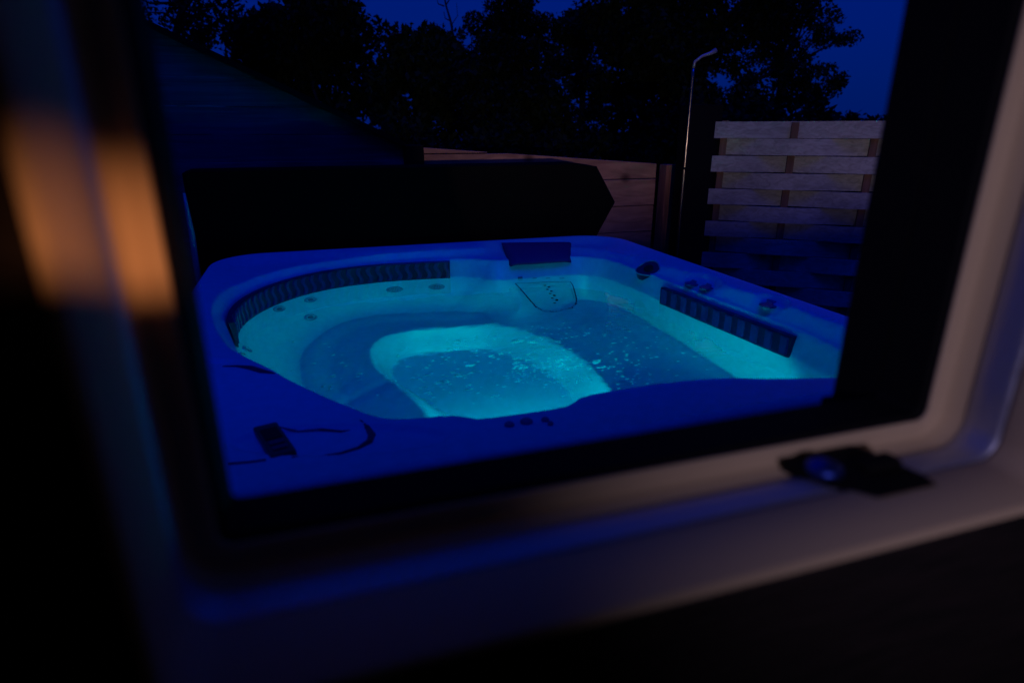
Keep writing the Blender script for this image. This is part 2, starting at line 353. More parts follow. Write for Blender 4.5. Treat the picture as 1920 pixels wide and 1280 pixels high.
def strip(a, b, z0, z1, wave, period, name, fin_mat):
    q, nr_, u = poly_between(WL, a, b, .004); q2 = q+nr_*.010
    mb = MB(); n = len(q); prof = [(0, z0-.02), (.006, z0-.02), (.006, z1-.004), (.003, z1), (-.014, z1)]
    v = []
    for (o_, z) in prof: v += [(q[i, 0]+nr_[i, 0]*o_, q[i, 1]+nr_[i, 1]*o_, z) for i in range(n)]
    f = [[k*n+i, k*n+i+1, (k+1)*n+i+1, (k+1)*n+i] for k in range(len(prof)-1) for i in range(n-1)]
    f += [[k*n for k in range(len(prof))], [k*n+n-1 for k in range(len(prof))][::-1]]
    mb.add(v, f); base_ = mb.build(name, M['grille'], tub)
    mb = MB(); total = u[-1]; cnt = int(total/period)
    def pos(s, o_, z):
        s = min(max(s, 0), total); i = s/total*(n-1); i0 = int(min(i, n-2)); fr = i-i0
        p = q[i0]*(1-fr)+q[i0+1]*fr; nn = nr_[i0]; return (p[0]+nn[0]*o_, p[1]+nn[1]*o_, z)
    for c in range(cnt):
        s0 = (c+.5)*total/cnt; K = 9; lay = []
        for j in range(K):
            tt = j/(K-1); z = z0+.006+(z1-z0-.014)*tt; sw = math.sin(tt*2*math.pi)*period*.17*wave
            w = period*(.24 if wave else .27)
            lay.append((s0+sw-w, s0+sw+w, z))
        v = []
        for (sa, sb, z) in lay: v += [pos(sa, .0055, z), pos(sa+.003, .0115, z), pos(sb-.003, .0115, z), pos(sb, .0055, z)]
        f = [[j*4+i, j*4+i+1, j*4+i+5, j*4+i+4] for j in range(K-1) for i in range(3)]+[[0, 1, 2, 3], [(K-1)*4+i for i in (3, 2, 1, 0)]]
        mb.add(v, f)
    mb.build('fins', fin_mat, base_)
    return base_
g1 = strip((-.29, 2.16), (.635, 2.946), WZ-.004, .862, 1, .047, 'grille_strip', M['fin']); g1['label'] = 'long curved grille strip with S shaped ribs around the back left of the waterline'
g2 = strip((1.384, 2.22), (1.444, 1.50), WZ-.004, .846, 0, .062, 'grille_strip', M['fin']); g2['label'] = 'straight grille strip with upright ribs on the right wall of the tub'
# jets
def jet(px, py, r, grill):
    p = march(px, py); nrm = normal(p.x, p.y, .02); Mx = frame(p, nrm)
    mb = MB(); mb.lathe([(r*1.3, -.004), (r*1.3, .003), (r*1.18, .009), (r*.98, .009), (r*.84, .002), (r*.66, -.004)], Mx, 28)
    j = mb.build('jet', M['jet'], tub, True)
    mb = MB(); mb.lathe([(r*.60, -.003), (r*.60, .0035), (r*.45, .0038)] if not grill else [(r*.72, -.003), (r*.72, .004), (r*.5, .0045)], Mx, 22)
    mb.build('nozzle', M['jet_dark'], j)
    if grill:
        mb = MB()
        for k in range(-2, 3):
            mb.box((k*r*.26-.0025, -r*.62*math.cos(k*.45), .004), (k*r*.26+.0025, r*.62*math.cos(k*.45), .008), Mx)
        mb.build('grill', M['jet'], j)
for a in [(523, 579, .026, 0), (582, 562, .026, 0), (582, 595, .027, 0), (740, 543, .031, 1), (819, 538, .031, 1), (462, 656, .022, 0), (452, 664, .012, 0)]: jet(*a)
# filter door on the pillar: groove, top hinge, dark hex holes
def on(px, py, h): p = march(px, py); return p+normal(p.x, p.y, .02)*h
door_px = [(966, 531), (975, 541), (988, 556), (1000, 570), (1008, 578), (1020, 583), (1035, 584), (1055, 581), (1071, 577), (1080, 570), (1081, 562), (1078, 548), (1074, 535), (1069, 528), (1050, 528), (1020, 529), (990, 531), (966, 531)]
mb = MB(); mb.tube([on(x, y, .001) for x, y in door_px], .0034, 6, False); fd = mb.build('filter_door', M['grille'], tub, True)
mb = MB(); mb.tube([on(x, y, .0015) for x, y in [(978, 537), (1010, 532), (1040, 531), (1068, 531), (1072, 545), (1076, 560)]], .0018, 6, False); mb.build('trim', M['jet'], fd, True)
mb = MB()
for a, c in [(648, 560), (687, 577), (672, 600), (710, 618), (697, 642), (740, 662), (722, 688), (765, 708), (748, 735)]:
    px, py = 900+a/5.333, 430+c/5.333; p = on(px, py, .0008); nn = normal(p.x, p.y, .02)
    mb.prism([(.0085*math.cos(k*math.pi/3), .0085*math.sin(k*math.pi/3)) for k in range(6)], .003, frame(p, nn))
mb.build('hex_holes', M['black'], fd)
for px in (975, 1002, 1027, 1053):
    mb = MB(); p = on(px, 521.5, .003); mb.box((-.012, -.005, -.003), (.012, .005, .004), frame(p, normal(p.x, p.y, .02)), .002); mb.build('hinge', M['jet_dark'], fd)
# headrest pillow
def pil(u, v):                          # u 0..1 across, v 0..1 down
    top = at_y(943+u*128, 457-u*1.5, 3.0); bot = at_y(958+u*113, 500-u*7, 2.82); p = top.lerp(bot, v); return p
nu, nv = 22, 12; fr, bk = [], []
for j in range(nv+1):
    for i in range(nu+1):
        u, v_ = i/nu, j/nv; p = pil(u, v_); eu = min(1, math.sin(math.pi*min(u, 1-u)*5) if min(u, 1-u) < .1 else 1); ev = math.sin(math.pi*min(v_, 1-v_)) ** .5 if min(v_, 1-v_) < .5 else 1
        bulge = .045*eu*max(ev, 0)*(1-.2*v_); fr.append(p+Vector((-.0, -bulge, .006*eu))); bk.append(p+Vector((0, .03, 0)))
nn = (nu+1)*(nv+1); f = []
for j in range(nv):
    for i in range(nu):
        a = j*(nu+1)+i; f += [[a, a+nu+1, a+nu+2, a+1], [nn+a, nn+a+1, nn+a+nu+2, nn+a+nu+1]]
bd = [i for i in range(nu)]+[j*(nu+1)+nu for j in range(nv)]+[nv*(nu+1)+i for i in range(nu, 0, -1)]+[j*(nu+1) for j in range(nv, 0, -1)]
f += [[bd[i], bd[(i+1) % len(bd)], nn+bd[(i+1) % len(bd)], nn+bd[i]] for i in range(len(bd))]
mesh_obj('headrest_pillow', fr+bk, f, M['pillow'], tub, True)
# speaker recess, valve handles
p = march(1217, 508); nn_ = Vector((-.42, -.30, .86)).normalized(); Mx = frame(p+nn_*.009, nn_)
poly = []
for k in range(28):
    a = 2*math.pi*k/28; r_ = .052*(1-.10*math.cos(3*(a+R(90)))); poly.append((r_*math.cos(a)*1.05, r_*math.sin(a)*.95))
mb = MB(); mb.prism(poly, .034, Mx @ Matrix.Translation((0, 0, -.03))); sp = mb.build('speaker', M['grille'], tub)
mb = MB(); pts = [Mx @ Vector((x, y, .005)) for x, y in poly+[poly[0]]]; mb.tube(pts, .003, 6, False); mb.build('trim_ring', M['jet'], sp, True)
mb = MB(); mb.lathe([(.022, .004), (.022, .009), (.015, .011)], Mx, 20); mb.build('dome', M['black'], sp)
LS = Matrix.Diagonal((1.5, 1.4, .42, 1))
for K in (K1, K2, K3):
    z = float(zf([K.x], [K.y])[0]); Mx = Matrix.Translation((K.x, K.y, z)) @ Matrix.Rotation(R(38), 4, 'Z') @ LS
    mb = MB(); mb.lathe([(.024, -.002), (.024, .006), (.018, .010)], Mx, 20); h = mb.build('valve_handle', M['fin'], tub, True)
    bar = [(-.042, .009), (-.030, .014), (-.008, .008), (.008, .008), (.030, .014), (.042, .009), (.042, -.009), (.030, -.014), (.008, -.008), (-.008, -.008), (-.030, -.014), (-.042, -.009)]
    mb = MB(); mb.prism(bar[::-1], .014, Mx @ Matrix.Translation((0, 0, .009))); mb.build('lever', M['fin'], h)
# small front knobs and control panel
for (px, py, r_) in ((955, 806, .010), (987, 800, .013), (1022, 797, .008), (1032, 806, .006)):
    p = at_z(px, py, .905); p.z = float(zf([p.x], [p.y])[0])
    mb = MB(); mb.lathe([(r_, -.003), (r_, .004), (r_*.7, .007)], Matrix.Translation(p), 16); mb.build('button', M['jet_dark'], tub, True)
a = at_z(500, 812, .90); c = at_z(532, 862, .90); mid = (a+c)/2; dirv = (c-a); ang = math.atan2(dirv.y, dirv.x)
Mx = Matrix.Translation((mid.x, mid.y, float(zf([mid.x], [mid.y])[0])-.002)) @ Matrix.Rotation(ang, 4, 'Z')
mb = MB(); mb.box((-.072, -.024, 0), (.072, .024, .016), Mx, .006); cp = mb.build('control_panel', M['panel'], tub)
mb = MB(); mb.box((-.045, -.016, .0155), (.005, .016, .018), Mx, .001); mb.build('display', M['black'], cp)
mb = MB()
for q in (.022, .045): mb.box((q-.008, -.014, .0155), (q+.008, .014, .019), Mx, .002)
mb.build('keys', M['grille'], cp)
gp = [at_z(x, y, 0) for x, y in ()]
mb = MB()
pts = [(548, 805), (600, 803), (650, 806), (684, 803)]
def gz_(px, py, h=.0005): p = at_z(px, py, .908); return Vector((p.x, p.y, float(zf([p.x], [p.y])[0])+h))
mb.tube([gz_(*q) for q in [(430, 876), (470, 873), (500, 869)]], .003, 6); mb.tube([gz_(*q) for q in [(548, 864), (600, 855), (640, 848), (672, 838), (692, 826), (697, 812), (690, 800), (676, 792)]], [.002, .003, .003, .004, .007, .008, .006, .002], 6)
mb.tube([gz_(*q) for q in [(524, 805), (560, 806), (600, 803), (640, 806), (656, 803)]], [.002, .003, .0045, .003, .001], 6)
mb.build('seam_and_shade_inlay', M['grille'], tub)
mb = MB(); mb.tube([gz_(*q) for q in [(418, 690), (445, 690), (470, 694), (492, 701), (516, 704)]], [.002, .004, .008, .008, .002], 6)  # dark crescent laid in as the shade at the end of the bump
mb.build('seam_and_shade_inlay', M['grille'], tub)
# underwater lamp
mb = MB(); mb.lathe([(.055, 0), (.055, .008), (.045, .012)], frame((.60, 1.232, .45), (0, 1, 0)), 24); ul = mb.build('underwater_light', M['jet'], tub)
mb = MB(); mb.lathe([(.042, .012), (.042, .016), (.02, .02)], frame((.60, 1.232, .45), (0, 1, 0)), 24); mb.build('lens', M['lens'], ul)
# ------------------------------------------------------------------ folded cover + lifter
cv = tag(empty('spa_cover', (.55, 3.33, .35)), 'black folded vinyl spa cover standing upright behind the hot tub', 'cover')
def cover_half(y0, y1, name):
    xl = -.55; out_ = [(xl, .40), (xl, 1.285), (xl+.02, 1.296), (1.42, 1.300), (1.54, 1.28), (1.665, 1.08), (1.54, .86), (1.54, .40)]
    cx, cz = .5, .85; rg = []
    for y, s_ in ((y0, .985), (y0+.02, 1), (y1-.02, 1), (y1, .985)):
        rg.append([(cx+(x-cx)*s_, y, cz+(z-cz)*(s_ if z > cz else 1)) for x, z in out_])
    n = len(out_); v = [q for r_ in rg for q in r_]
    f = [[k*n+i, k*n+(i+1) % n, (k+1)*n+(i+1) % n, (k+1)*n+i] for k in range(3) for i in range(n)]+[list(range(n))[::-1], [3*n+i for i in range(n)]]
    return mesh_obj(name, v, f, M['cover'], cv)
cover_half(3.22, 3.32, 'cover_half'); cover_half(3.325, 3.43, 'cover_half')
mb = MB(); mb.tube([(-.56, 3.215, .42), (-.56, 3.215, .5), (-.56, 3.215, .78)], .01, 8); mb.build('strap', M['cover'], cv)
lf = tag(empty('cover_lifter', (-.50, 3.0, .6)), 'slim blue grey cover lifter arm at the back left corner of the tub', 'lifter arm')
pl = [at_y(345, 362, 3.10), at_y(352, 400, 3.09), at_y(360, 440, 3.08), at_y(367, 490, 3.06)]; pl.append(pl[-1]+Vector((.0, 0, -.35)))
mb = MB(); mb.tube(pl, [.006, .010, .013, .013, .013], 10); mb.build('arm', M['steel'], lf, True)
mb = MB(); q = pl[-1]; mb.box((q.x-.03, q.y-.06, q.z-.06), (q.x+.02, q.y+.06, q.z+.06), None, .006); mb.build('bracket', M['steel'], lf)
# ------------------------------------------------------------------ back fence and shed wall (boards run across)
FY = 3.80
def at_f(px, py): p = at_y(px, py, FY); return p
lit0, lit1 = at_f(795, 277), at_f(1232, 307)
bf = tag(empty('board_fence', (1.3, FY, 0)), 'warmly lit board fence with a sloping top edge behind the folded cover', 'fence')
def boards(x0, x1, top, bh, y, name, m, parent, z0=0, gap=.006, th=.028):
    mb = MB(); z = z0; k = 0
    while True:
        if z > max(top(x0+(x1-x0)*q/40) for q in range(41)): break
        zt = z+bh-gap; n = 14; v = []
        n = 60; raw = [x0+(x1-x0)*i/n for i in range(n+1)]; cols = []
        for i, x in enumerate(raw):         # clip the board under the sloping top
            ok = top(x) > z+.004
            if i and ok != (top(raw[i-1]) > z+.004):
                lo, hi = (raw[i-1], x) if not ok else (x, raw[i-1])
                for _ in range(20):
                    md = (lo+hi)/2
                    if top(md) > z+.004: lo = md
                    else: hi = md
                cols.append(lo)
            if ok: cols.append(x)
        cols.sort()
        if len(cols) > 1:
            jit = random.uniform(-.003, .003)
            for x in cols:
                t_ = min(zt, top(x)); v += [(x, y+jit, z), (x, y+jit, t_-.003), (x, y+jit+.003, t_), (x, y+jit+th, t_), (x, y+jit+th, z)]
            f = [[i*5+j, (i+1)*5+j, (i+1)*5+(j+1) % 5, i*5+(j+1) % 5] for i in range(len(cols)-1) for j in range(5)]
            e_ = (len(cols)-1)*5; f += [[0, 1, 2, 3, 4], [e_+4, e_+3, e_+2, e_+1, e_]]
            mb.add(v, f)
        z += bh; k += 1
    return mb.build(name, m, parent)
sl = (lit1.z-lit0.z)/(lit1.x-lit0.x)
# board joints from the picture: 335 and 386 px at x=1180
zj = [at_f(1180, v_).z for v_ in (335, 386, 434)]; bh = (zj[0]-zj[2])/2
boards(lit0.x-.02, at_f(1228, 350).x, lambda x: lit0.z+sl*(x-lit0.x), bh, FY, 'boards', M['sleeper'], bf, zj[0]-bh*6 if zj[0]-bh*6 > 0 else zj[0]-bh*5)
xp0, xp1 = at_f(1238, 350).x, at_f(1276, 350).x; xm = (xp0+xp1)/2+.003
mb = MB(); mb.box((xp0, FY-.06, 0), (xm-.004, FY+.03, lit1.z-.005), None, .004); mb.box((xm, FY-.058, 0), (xp1, FY+.03, lit1.z-.008), None, .004); mb.build('post', M['postwood'], bf)
g0, g1_ = at_f(285, 55), at_f(748, 272)
sh = tag(empty('shed', (-.5, FY, 0)), 'dark timber shed gable with a steep sloping roof edge beside the hot tub', 'shed')
sg = (g1_.z-g0.z)/(g1_.x-g0.x)
def gtop(x): return g0.z+sg*(max(x, -2.7-x)-g0.x)
bh2 = (at_f(430, 146).z-at_f(430, 252).z)/2; zs = at_f(430, 146).z
mb0 = boards(-2.6, g1_.x+.02, gtop, bh2, FY-.03, 'wall', M['gable'], sh, zs-bh2*int(zs/bh2), .0022)
mb = MB(); ridge = Vector((-1.35, FY, gtop(-1.349))); eave = Vector((g1_.x+.02, FY, gtop(g1_.x+.02)))
for (a, c) in ((ridge, eave), (Vector((-2.7, FY, ridge.z-abs(sg)*1.35)), ridge)):
    d = (c-a).normalized(); n_ = Vector((-d.z, 0, d.x))
    v = [a+Vector((0, -.07, 0)), c+Vector((0, -.07, 0)), c+Vector((0, 2.2, 0)), a+Vector((0, 2.2, 0))]
    v += [q+n_*.028 for q in v]; mb.add(v, [[0, 3, 2, 1], [4, 5, 6, 7], [0, 1, 5, 4], [1, 2, 6, 5], [2, 3, 7, 6], [3, 0, 4, 7]])
mb.build('roof', M['darkpost'], sh)
xq0, xq1 = at_f(762, 300).x, at_f(793, 300).x
mb = MB(); mb.box((xq0-.02, FY-.05, 0), (xq1, FY+.06, at_f(780, 272).z), None, .005); mb.build('corner_post', M['darkpost'], sh)
# ------------------------------------------------------------------ woven slat panel
A = at_y(1336, 240, 3.55); A.z = 0; dirx = Vector((.69, -.50, 0)).normalized(); fa = math.atan2(dirx.y, dirx.x)
topz = at_y(1336, 228, 3.55).z
wf_ = tag(empty('woven_fence', A, fa), 'grey woven slat fence panel standing to the right of the shower', 'fence')
Mw = Matrix.Translation(A) @ Matrix.Rotation(fa, 4, 'Z')
rowh = .1035
ba = [.075, .485, .93, 1.38, 1.80]
mb = MB(); per = (ba[1]-ba[0])
for r_ in range(13):
    z1 = topz-r_*rowh; z0 = z1-.0985; sgn = 1 if r_ % 2 == 0 else -1
    xl = [0, .015, .0, -.055, .0, .02, -.01, .01, .0, .01, 0, 0, 0][r_]+random.uniform(-.004, .004); xr = 1.86
    n = 60; v = []; dz_ = random.uniform(-.002, .002); tilt = random.uniform(-.003, .003)
    for i in range(n+1):
        x = xl+(xr-xl)*i/n; yy = -sgn*.022*math.cos(math.pi*(x-ba[0])/per)
        zz = dz_+tilt*x
        for (dy, z) in ((-.006, z0), (-.006, z1), (.006, z1), (.006, z0)): v.append(Mw @ Vector((x, yy+dy, z+zz)))
    f = [[i*4+j, (i+1)*4+j, (i+1)*4+(j+1) % 4, i*4+(j+1) % 4] for i in range(n) for j in range(4)]+[[0, 1, 2, 3], [n*4+3, n*4+2, n*4+1, n*4]]
    mb.add(v, f)
mb.build('slats', M['slat'], wf_)
for k, x in enumerate(ba):
    mb = MB(); mb.box((x-.021, -.013, .02), (x+.021, .013, topz-.006+(.012 if k == 0 else 0)), Mw, .002); mb.build('batten', M['batten'], wf_)
# ------------------------------------------------------------------ shower on a dark post
DY = 3.50
pb, pt = at_y(1274, 440, DY), at_y(1298, 128, DY)
shw = tag(empty('outdoor_shower', (pb.x, DY, 0)), 'slim chrome outdoor shower pipe with a bent arm on a black post', 'shower')
mb = MB(); xa = (pb.x+pt.x)/2
e1, e2, e3 = at_y(1303, 116, DY), at_y(1316, 106, DY), at_y(1342, 95, DY)
mb.tube([(xa, DY, .05), (xa, DY, .8), (xa, DY, 1.2), (xa, DY, pt.z-.05), (xa+.001, DY, pt.z)], [.0085]*5, 12); mb.build('pipe', M['chrome'], shw, True)
mb = MB(); mb.tube([Vector((xa+.001, DY, pt.z)), e1, e2, e1.lerp(e3, .75), e3], [.0085, .0085, .0085, .011, .016], 12); mb.build('shower_head', M['steel'], shw, True)
for z in (1.24, .6):
    mb = MB(); mb.box((xa-.014, DY-.014, z-.008), (xa+.03, DY+.03, z+.008), None, .003); mb.build('pipe_clip', M['darkpost'], shw)
xr_ = at_y(1332, 350, DY+.03).x
mb = MB(); mb.box((xa+.014, DY+.02, 0), (xr_+.03, DY+.13, 1.62), None, .006); mb.build('post', M['darkpost'], shw)
# ------------------------------------------------------------------ the window I look through
Y1, Y0 = .331, .213
XL, XR, ZB, ZT = -.070, .462, 1.2545, 2.15
win = tag(empty('window', (.2, Y1, ZB)), 'pale window frame with black rubber seal, open towards the glowing hot tub', 'window')
def rect_ring(y, p, r=.010, n=6):
    pts = []
    for cx, cz, a0 in ((XR-r, ZT-r, 0), (XL+r, ZT-r, 90), (XL+r, ZB+r, 180), (XR-r, ZB+r, 270)):
        for k in range(n+1):
            a = R(a0+90*k/n); q = max(r+p, .001); pts.append((cx+q*math.cos(a), y, cz+q*math.sin(a)))
    return pts
def sweep(prof, name, m, parent, smooth=False, closed=False):
    v = []; nn = 28
    for y, p in prof: v += rect_ring(y, p)
    K = len(prof); f = []
    for k in range(K if closed else K-1):
        for i in range(nn):
            a, b_ = k*nn+i, k*nn+(i+1) % nn; a2, b2 = ((k+1) % K)*nn+i, ((k+1) % K)*nn+(i+1) % nn
            f.append([a, b_, b2, a2])
    return mesh_obj(name, v, f, m, parent, smooth)
sweep([(.373, .03), (.373, -.004), (.334, -.004), (.3315, -.002), (.3315, .03)], 'seal', M['seal'], win)
sweep([(.3305, .028), (.3305, .0005), (.329, -.001), (.3265, -.0005), (.3265, .006), (.3275, .0115), (.324, .0145), (.309, .0165)], 'lip', M['frame'], win, True)
sweep([(.3085, .030), (.3085, .0155), (.306, .014), (.296, .0115), (.284, .0105), (.2765, .0105), (.2765, .03)], 'track', M['rail'], win, True)
sweep([(.276, .03), (.276, .0095), (.274, .0085), (.2280, .0085), (.2245, .0098), (.2235, .0132)], 'casing', M['frame'], win, True)
# latch plate on the bottom of the frame
la, lb = at_y(1487, 875, .318), at_y(1672, 880, .300)
lx0, lx1 = .318, .398
zl = ZB-.0205
mb = MB()
poly = [(lx0-.004, .321), (lx0+.006, .285), (lx0+.024, .262), (lx1-.004, .262), (lx1-.002, .275), (lx1-.014, .321)]
v = [(x, y, zl-.014) for x, y in poly]+[(x, y, zl+.0135) for x, y in poly]; n = len(poly)
mb.add(v, [[i, (i+1) % n, n+(i+1) % n, n+i][::-1] for i in range(n)]+[list(range(n)), list(range(n, 2*n))[::-1]])
lt = mb.build('latch_plate', M['seal'], win)
mb = MB(); mb.lathe([(.013, 0), (.0125, .004), (.008, .007), (.001, .008)], Matrix.Translation((lx0+.014, .299, zl+.0135)), 20); mb.build('roller', M['latch'], lt, True)
mb = MB(); mb.box((lx0+.04, .285, zl+.0135), (lx1-.008, .300, zl+.020), None, .003); mb.build('hook', M['seal'], lt)
mb = MB(); mb.box((XR-.004, .374, ZB-.02), (XR+.02, .420, ZT), None, .002); mb.build('stay_rail', M['seal'], win)
mb = MB(); mb.box((XR-.013, .3745, ZB-.06), (XR+.019, .424, ZB-.018), None, .003); mb.build('hinge', M['seal'], win)
mb = MB(); mb.lathe([(.006, 0), (.006, .004), (.003, .006)], frame((XR+.0088, .245, 1.34), (-1, 0, 0)), 14); mb.build('screw_cap', M['jet_dark'], win)
# house wall with its opening
hw = tag(empty('house_wall', (.2, .29, 0)), 'dark inside wall around the open window, nearly black', 'wall')
def wall_holes(y, x0, x1, z0, z1, hx0, hx1, hz0, hz1, name, m, parent, th):
    mb = MB()
    for (a, b_) in (((x0, z0), (x1, hz0)), ((x0, hz1), (x1, z1)), ((x0, hz0), (hx0, hz1)), ((hx1, hz0), (x1, hz1))):
        mb.box((a[0], y, a[1]), (b_[0], y+th, b_[1]))
    return mb.build(name, m, parent)
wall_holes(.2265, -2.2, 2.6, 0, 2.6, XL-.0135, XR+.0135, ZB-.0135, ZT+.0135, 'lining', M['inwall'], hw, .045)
wall_holes(.2720, -2.2, 2.6, 0, 2.6, XL-.0275, XR+.0275, ZB-.0275, ZT+.0275, 'masonry', M['render'], hw, .09)
mb = MB(); mb.box((.75, .3625, 1.245), (1.7, .55, 1.2875), None, .003); mb.build('light_block', M['render'], hw)  # added ledge out of view, keeps the side lamp off the tub
mb = MB(); 
for a in ((( -2.2, -2.6, 0), (2.6, .22, .01)), ((-2.2, -2.6, 2.55), (2.6, .22, 2.6)), ((-2.25, -2.6, 0), (-2.2, .22, 2.6)), ((2.6, -2.6, 0), (2.65, .22, 2.6)), ((-2.2, -2.65, 0), (2.6, -2.6, 2.6))): mb.box(*a)
mb.box((.24, -.50, .01), (.40, -.38, 1.630))  # added unseen block, cuts the lower edge of the orange beam
tag(mb.build('room', M['room']), kind='structure')
# ------------------------------------------------------------------ ground, deck
def sheet(name, x0, x1, y0, y1, z, m, sub=1):
    v = [(x0, y0, z), (x1, y0, z), (x1, y1, z), (x0, y1, z)]
    return tag(mesh_obj(name, v, [[0, 1, 2, 3]], m), kind='structure')
sheet('ground', -150, 150, -150, 250, -.012, M['ground'])
mb = MB(); y = .37
while y < 3.7:
    mb.box((-2.6, y, -.008), (4.2, y+.138, .012), None, .003); y += .144
tag(mb.build('deck', M['deck']), kind='structure')
# ------------------------------------------------------------------ trees
def leaves(clumps, n, size, flat=.5):
    """clumps: (center, radius) ; returns arrays of leaf quads"""
    ws = np.array([r**2.2 for _, r in clumps]); ws /= ws.sum()
    idx = rng.choice(len(clumps), n, p=ws)
    c = np.array([list(p) for p, _ in clumps])[idx]; rr = np.array([r for _, r in clumps])[idx]
    d = rng.normal(size=(n, 3)); d /= np.linalg.norm(d, axis=1)[:, None]; rad = rng.random(n)**.45
    c = c+d*(rr*rad)[:, None]*np.array([1, 1, .8])
    a = rng.normal(size=(n, 3)); a /= np.linalg.norm(a, axis=1)[:, None]
    b_ = np.cross(a, rng.normal(size=(n, 3))); b_ /= np.linalg.norm(b_, axis=1)[:, None]
    s = size*(.6+.8*rng.random(n))[:, None]
    v = np.stack([c-a*s, c-b_*s*flat, c+a*s, c+b_*s*flat], 1).reshape(-1, 3)
    return v
def leaf_mesh(name, v, m, parent):
    n = len(v)//4; me = bpy.data.meshes.new(name); me.vertices.add(n*4); me.vertices.foreach_set('co', v.ravel())
    me.loops.add(n*4); me.loops.foreach_set('vertex_index', np.arange(n*4)); me.polygons.add(n)
    me.polygons.foreach_set('loop_start', np.arange(n)*4); me.polygons.foreach_set('loop_total', np.full(n, 4)); me.update(); me.validate()
    me.materials.append(m); o = bpy.data.objects.new(name, me); C.objects.link(o); o.parent = parent; o.matrix_parent_inverse = parent_inv(parent)
    return o
def tree(name, label, cat, y, lobes, nclump, cr, nleaf, size, m, trunk_px, group=None, tr=.12, depth=1.0):
    """lobes: (px, py, rx_px, ry_px, weight)"""
    cl = []
    w = np.array([l[4] for l in lobes], float); w /= w.sum()
    for _ in range(nclump):
        px, py, rx, ry, _w = lobes[rng.choice(len(lobes), p=w)]
        k = at_y(px, py, y); sx = (at_y(px+rx, py, y)-k).length; sz = abs(at_y(px, py+ry, y).z-k.z)
        d = rng.normal(size=3); d /= np.linalg.norm(d); q = rng.random()**.4
        cl.append((Vector((k.x+d[0]*sx*q, y+d[1]*sx*q*depth, k.z+d[2]*sz*q)), cr*random.uniform(.55, 1.25)))
    bx = at_y(trunk_px, 240, y).x
    t = tag(empty(name, (bx, y, 0)), label, cat, group)
    leaf_mesh('crown', leaves(cl, nleaf, size), m, t)
    topc = max(cl, key=lambda c: c[0].z)[0]; mx = sum((c[0] for c in cl), Vector())/len(cl)
    mb = MB(); hub = Vector((bx+(mx.x-bx)*.4, y, max(mx.z-.5, 1.2)))
    mb.tube([(bx, y, 0), (bx+.03, y, .8), hub, Vector((mx.x, y, mx.z+.3))], [tr, tr*.8, tr*.6, tr*.25], 8)
    for c, r_ in random.sample(cl, min(24, len(cl))):
        md = hub.lerp(c, .5)+Vector((random.uniform(-.15, .15), random.uniform(-.15, .15), .12)); mb.tube([hub.lerp(Vector((mx.x, y, mx.z+.3)), random.random()*.7), md, c], [tr*.28, tr*.16, tr*.05], 5)
    mb.build('trunk', M['bark'], t)
G = 'trees behind the fences'
tree('tree', 'airy small leaved tree above the shed roof, sky showing through all of it', 'tree', 10.5, [(340, 10, 115, 70, 2), (400, -60, 110, 60, 2), (300, -60, 90, 60, 1), (350, 70, 60, 35, 1), (410, 60, 40, 45, .8)], 110, .20, 4200, .036, M['leaf'], 330, G, .09)
tree('tree', 'broad dense dark tree rising just right of the shed roof slope', 'tree', 11.5, [(570, 60, 110, 120, 4), (640, 90, 70, 110, 2), (500, 120, 70, 70, 1.3), (560, 210, 110, 70, 1.6), (690, 160, 30, 60, .5), (620, -80, 90, 70, 1.5), (470, 60, 40, 40, .4)], 170, .33, 20000, .060, M['leaf'], 570, G, .2)
tree('tree', 'low rounded tree with a ragged top in front of the bare sapling', 'tree', 10.0, [(790, 170, 85, 90, 4), (760, 100, 40, 38, .8), (850, 130, 40, 60, 1), (800, 250, 100, 50, 1.5), (730, 160, 30, 50, .7), (815, 78, 20, 22, .25)], 95, .28, 10500, .056, M['leaf2'], 790, G, .12)
tree('tree', 'tall loose tree with a feathery top between the bare sapling and the big conifer', 'tree', 14.0, [(950, 40, 70, 50, 3), (1000, 70, 60, 50, 1.5), (910, 60, 35, 30, .5), (960, -10, 50, 30, .8), (960, 120, 90, 50, 1)], 80, .22, 6500, .055, M['leaf'], 960, G, .14)
tree('evergreen', 'dense black evergreen with a rounded top standing in the centre of the tree line', 'evergreen tree', 8.6, [(955, 150, 60, 75, 3), (960, 220, 95, 90, 3), (1010, 200, 60, 70, 1.5), (900, 190, 40, 70, 1), (1060, 260, 60, 50, 1)], 150, .22, 19000, .042, M['leaf'], 955, G, .12)
tree('tree', 'thin tree left of the big conifer with patches of sky low in its crown', 'tree', 13.5, [(1085, 60, 45, 35, 1.6), (1120, 40, 40, 40, 1.2), (1075, 120, 45, 50, 1.5), (1110, 190, 40, 60, 1.2), (1050, 45, 25, 22, .4)], 90, .26, 7400, .058, M['leaf2'], 1090, G, .12)
tree('conifer', 'largest and darkest tree, right behind the shower arm', 'conifer', 8.2, [(1240, 40, 120, 110, 4), (1330, 40, 110, 110, 3.4), (1200, 150, 90, 110, 2.4), (1290, 200, 120, 70, 2.4), (1180, 40, 50, 80, 1), (1420, 30, 90, 70, 1.8), (1300, -90, 190, 70, 2.5), (1250, 270, 130, 40, 1.5)], 260, .25, 40000, .044, M['leaf'], 1270, G, .22)
tree('tree', 'ragged tree with pointed side branches against open sky above the woven fence', 'tree', 9.4, [(1480, 60, 75, 60, 2), (1540, 40, 35, 50, .8), (1450, 140, 75, 50, 1.7), (1530, 155, 40, 30, .8), (1500, -50, 80, 60, 1.5), (1380, 170, 50, 40, .8), (1565, 70, 26, 10, .35), (1575, 150, 18, 10, .25), (1520, 190, 50, 18, .8), (1440, 195, 60, 18, 1)], 190, .16, 12500, .034, M['leaf2'], 1450, G, .13)
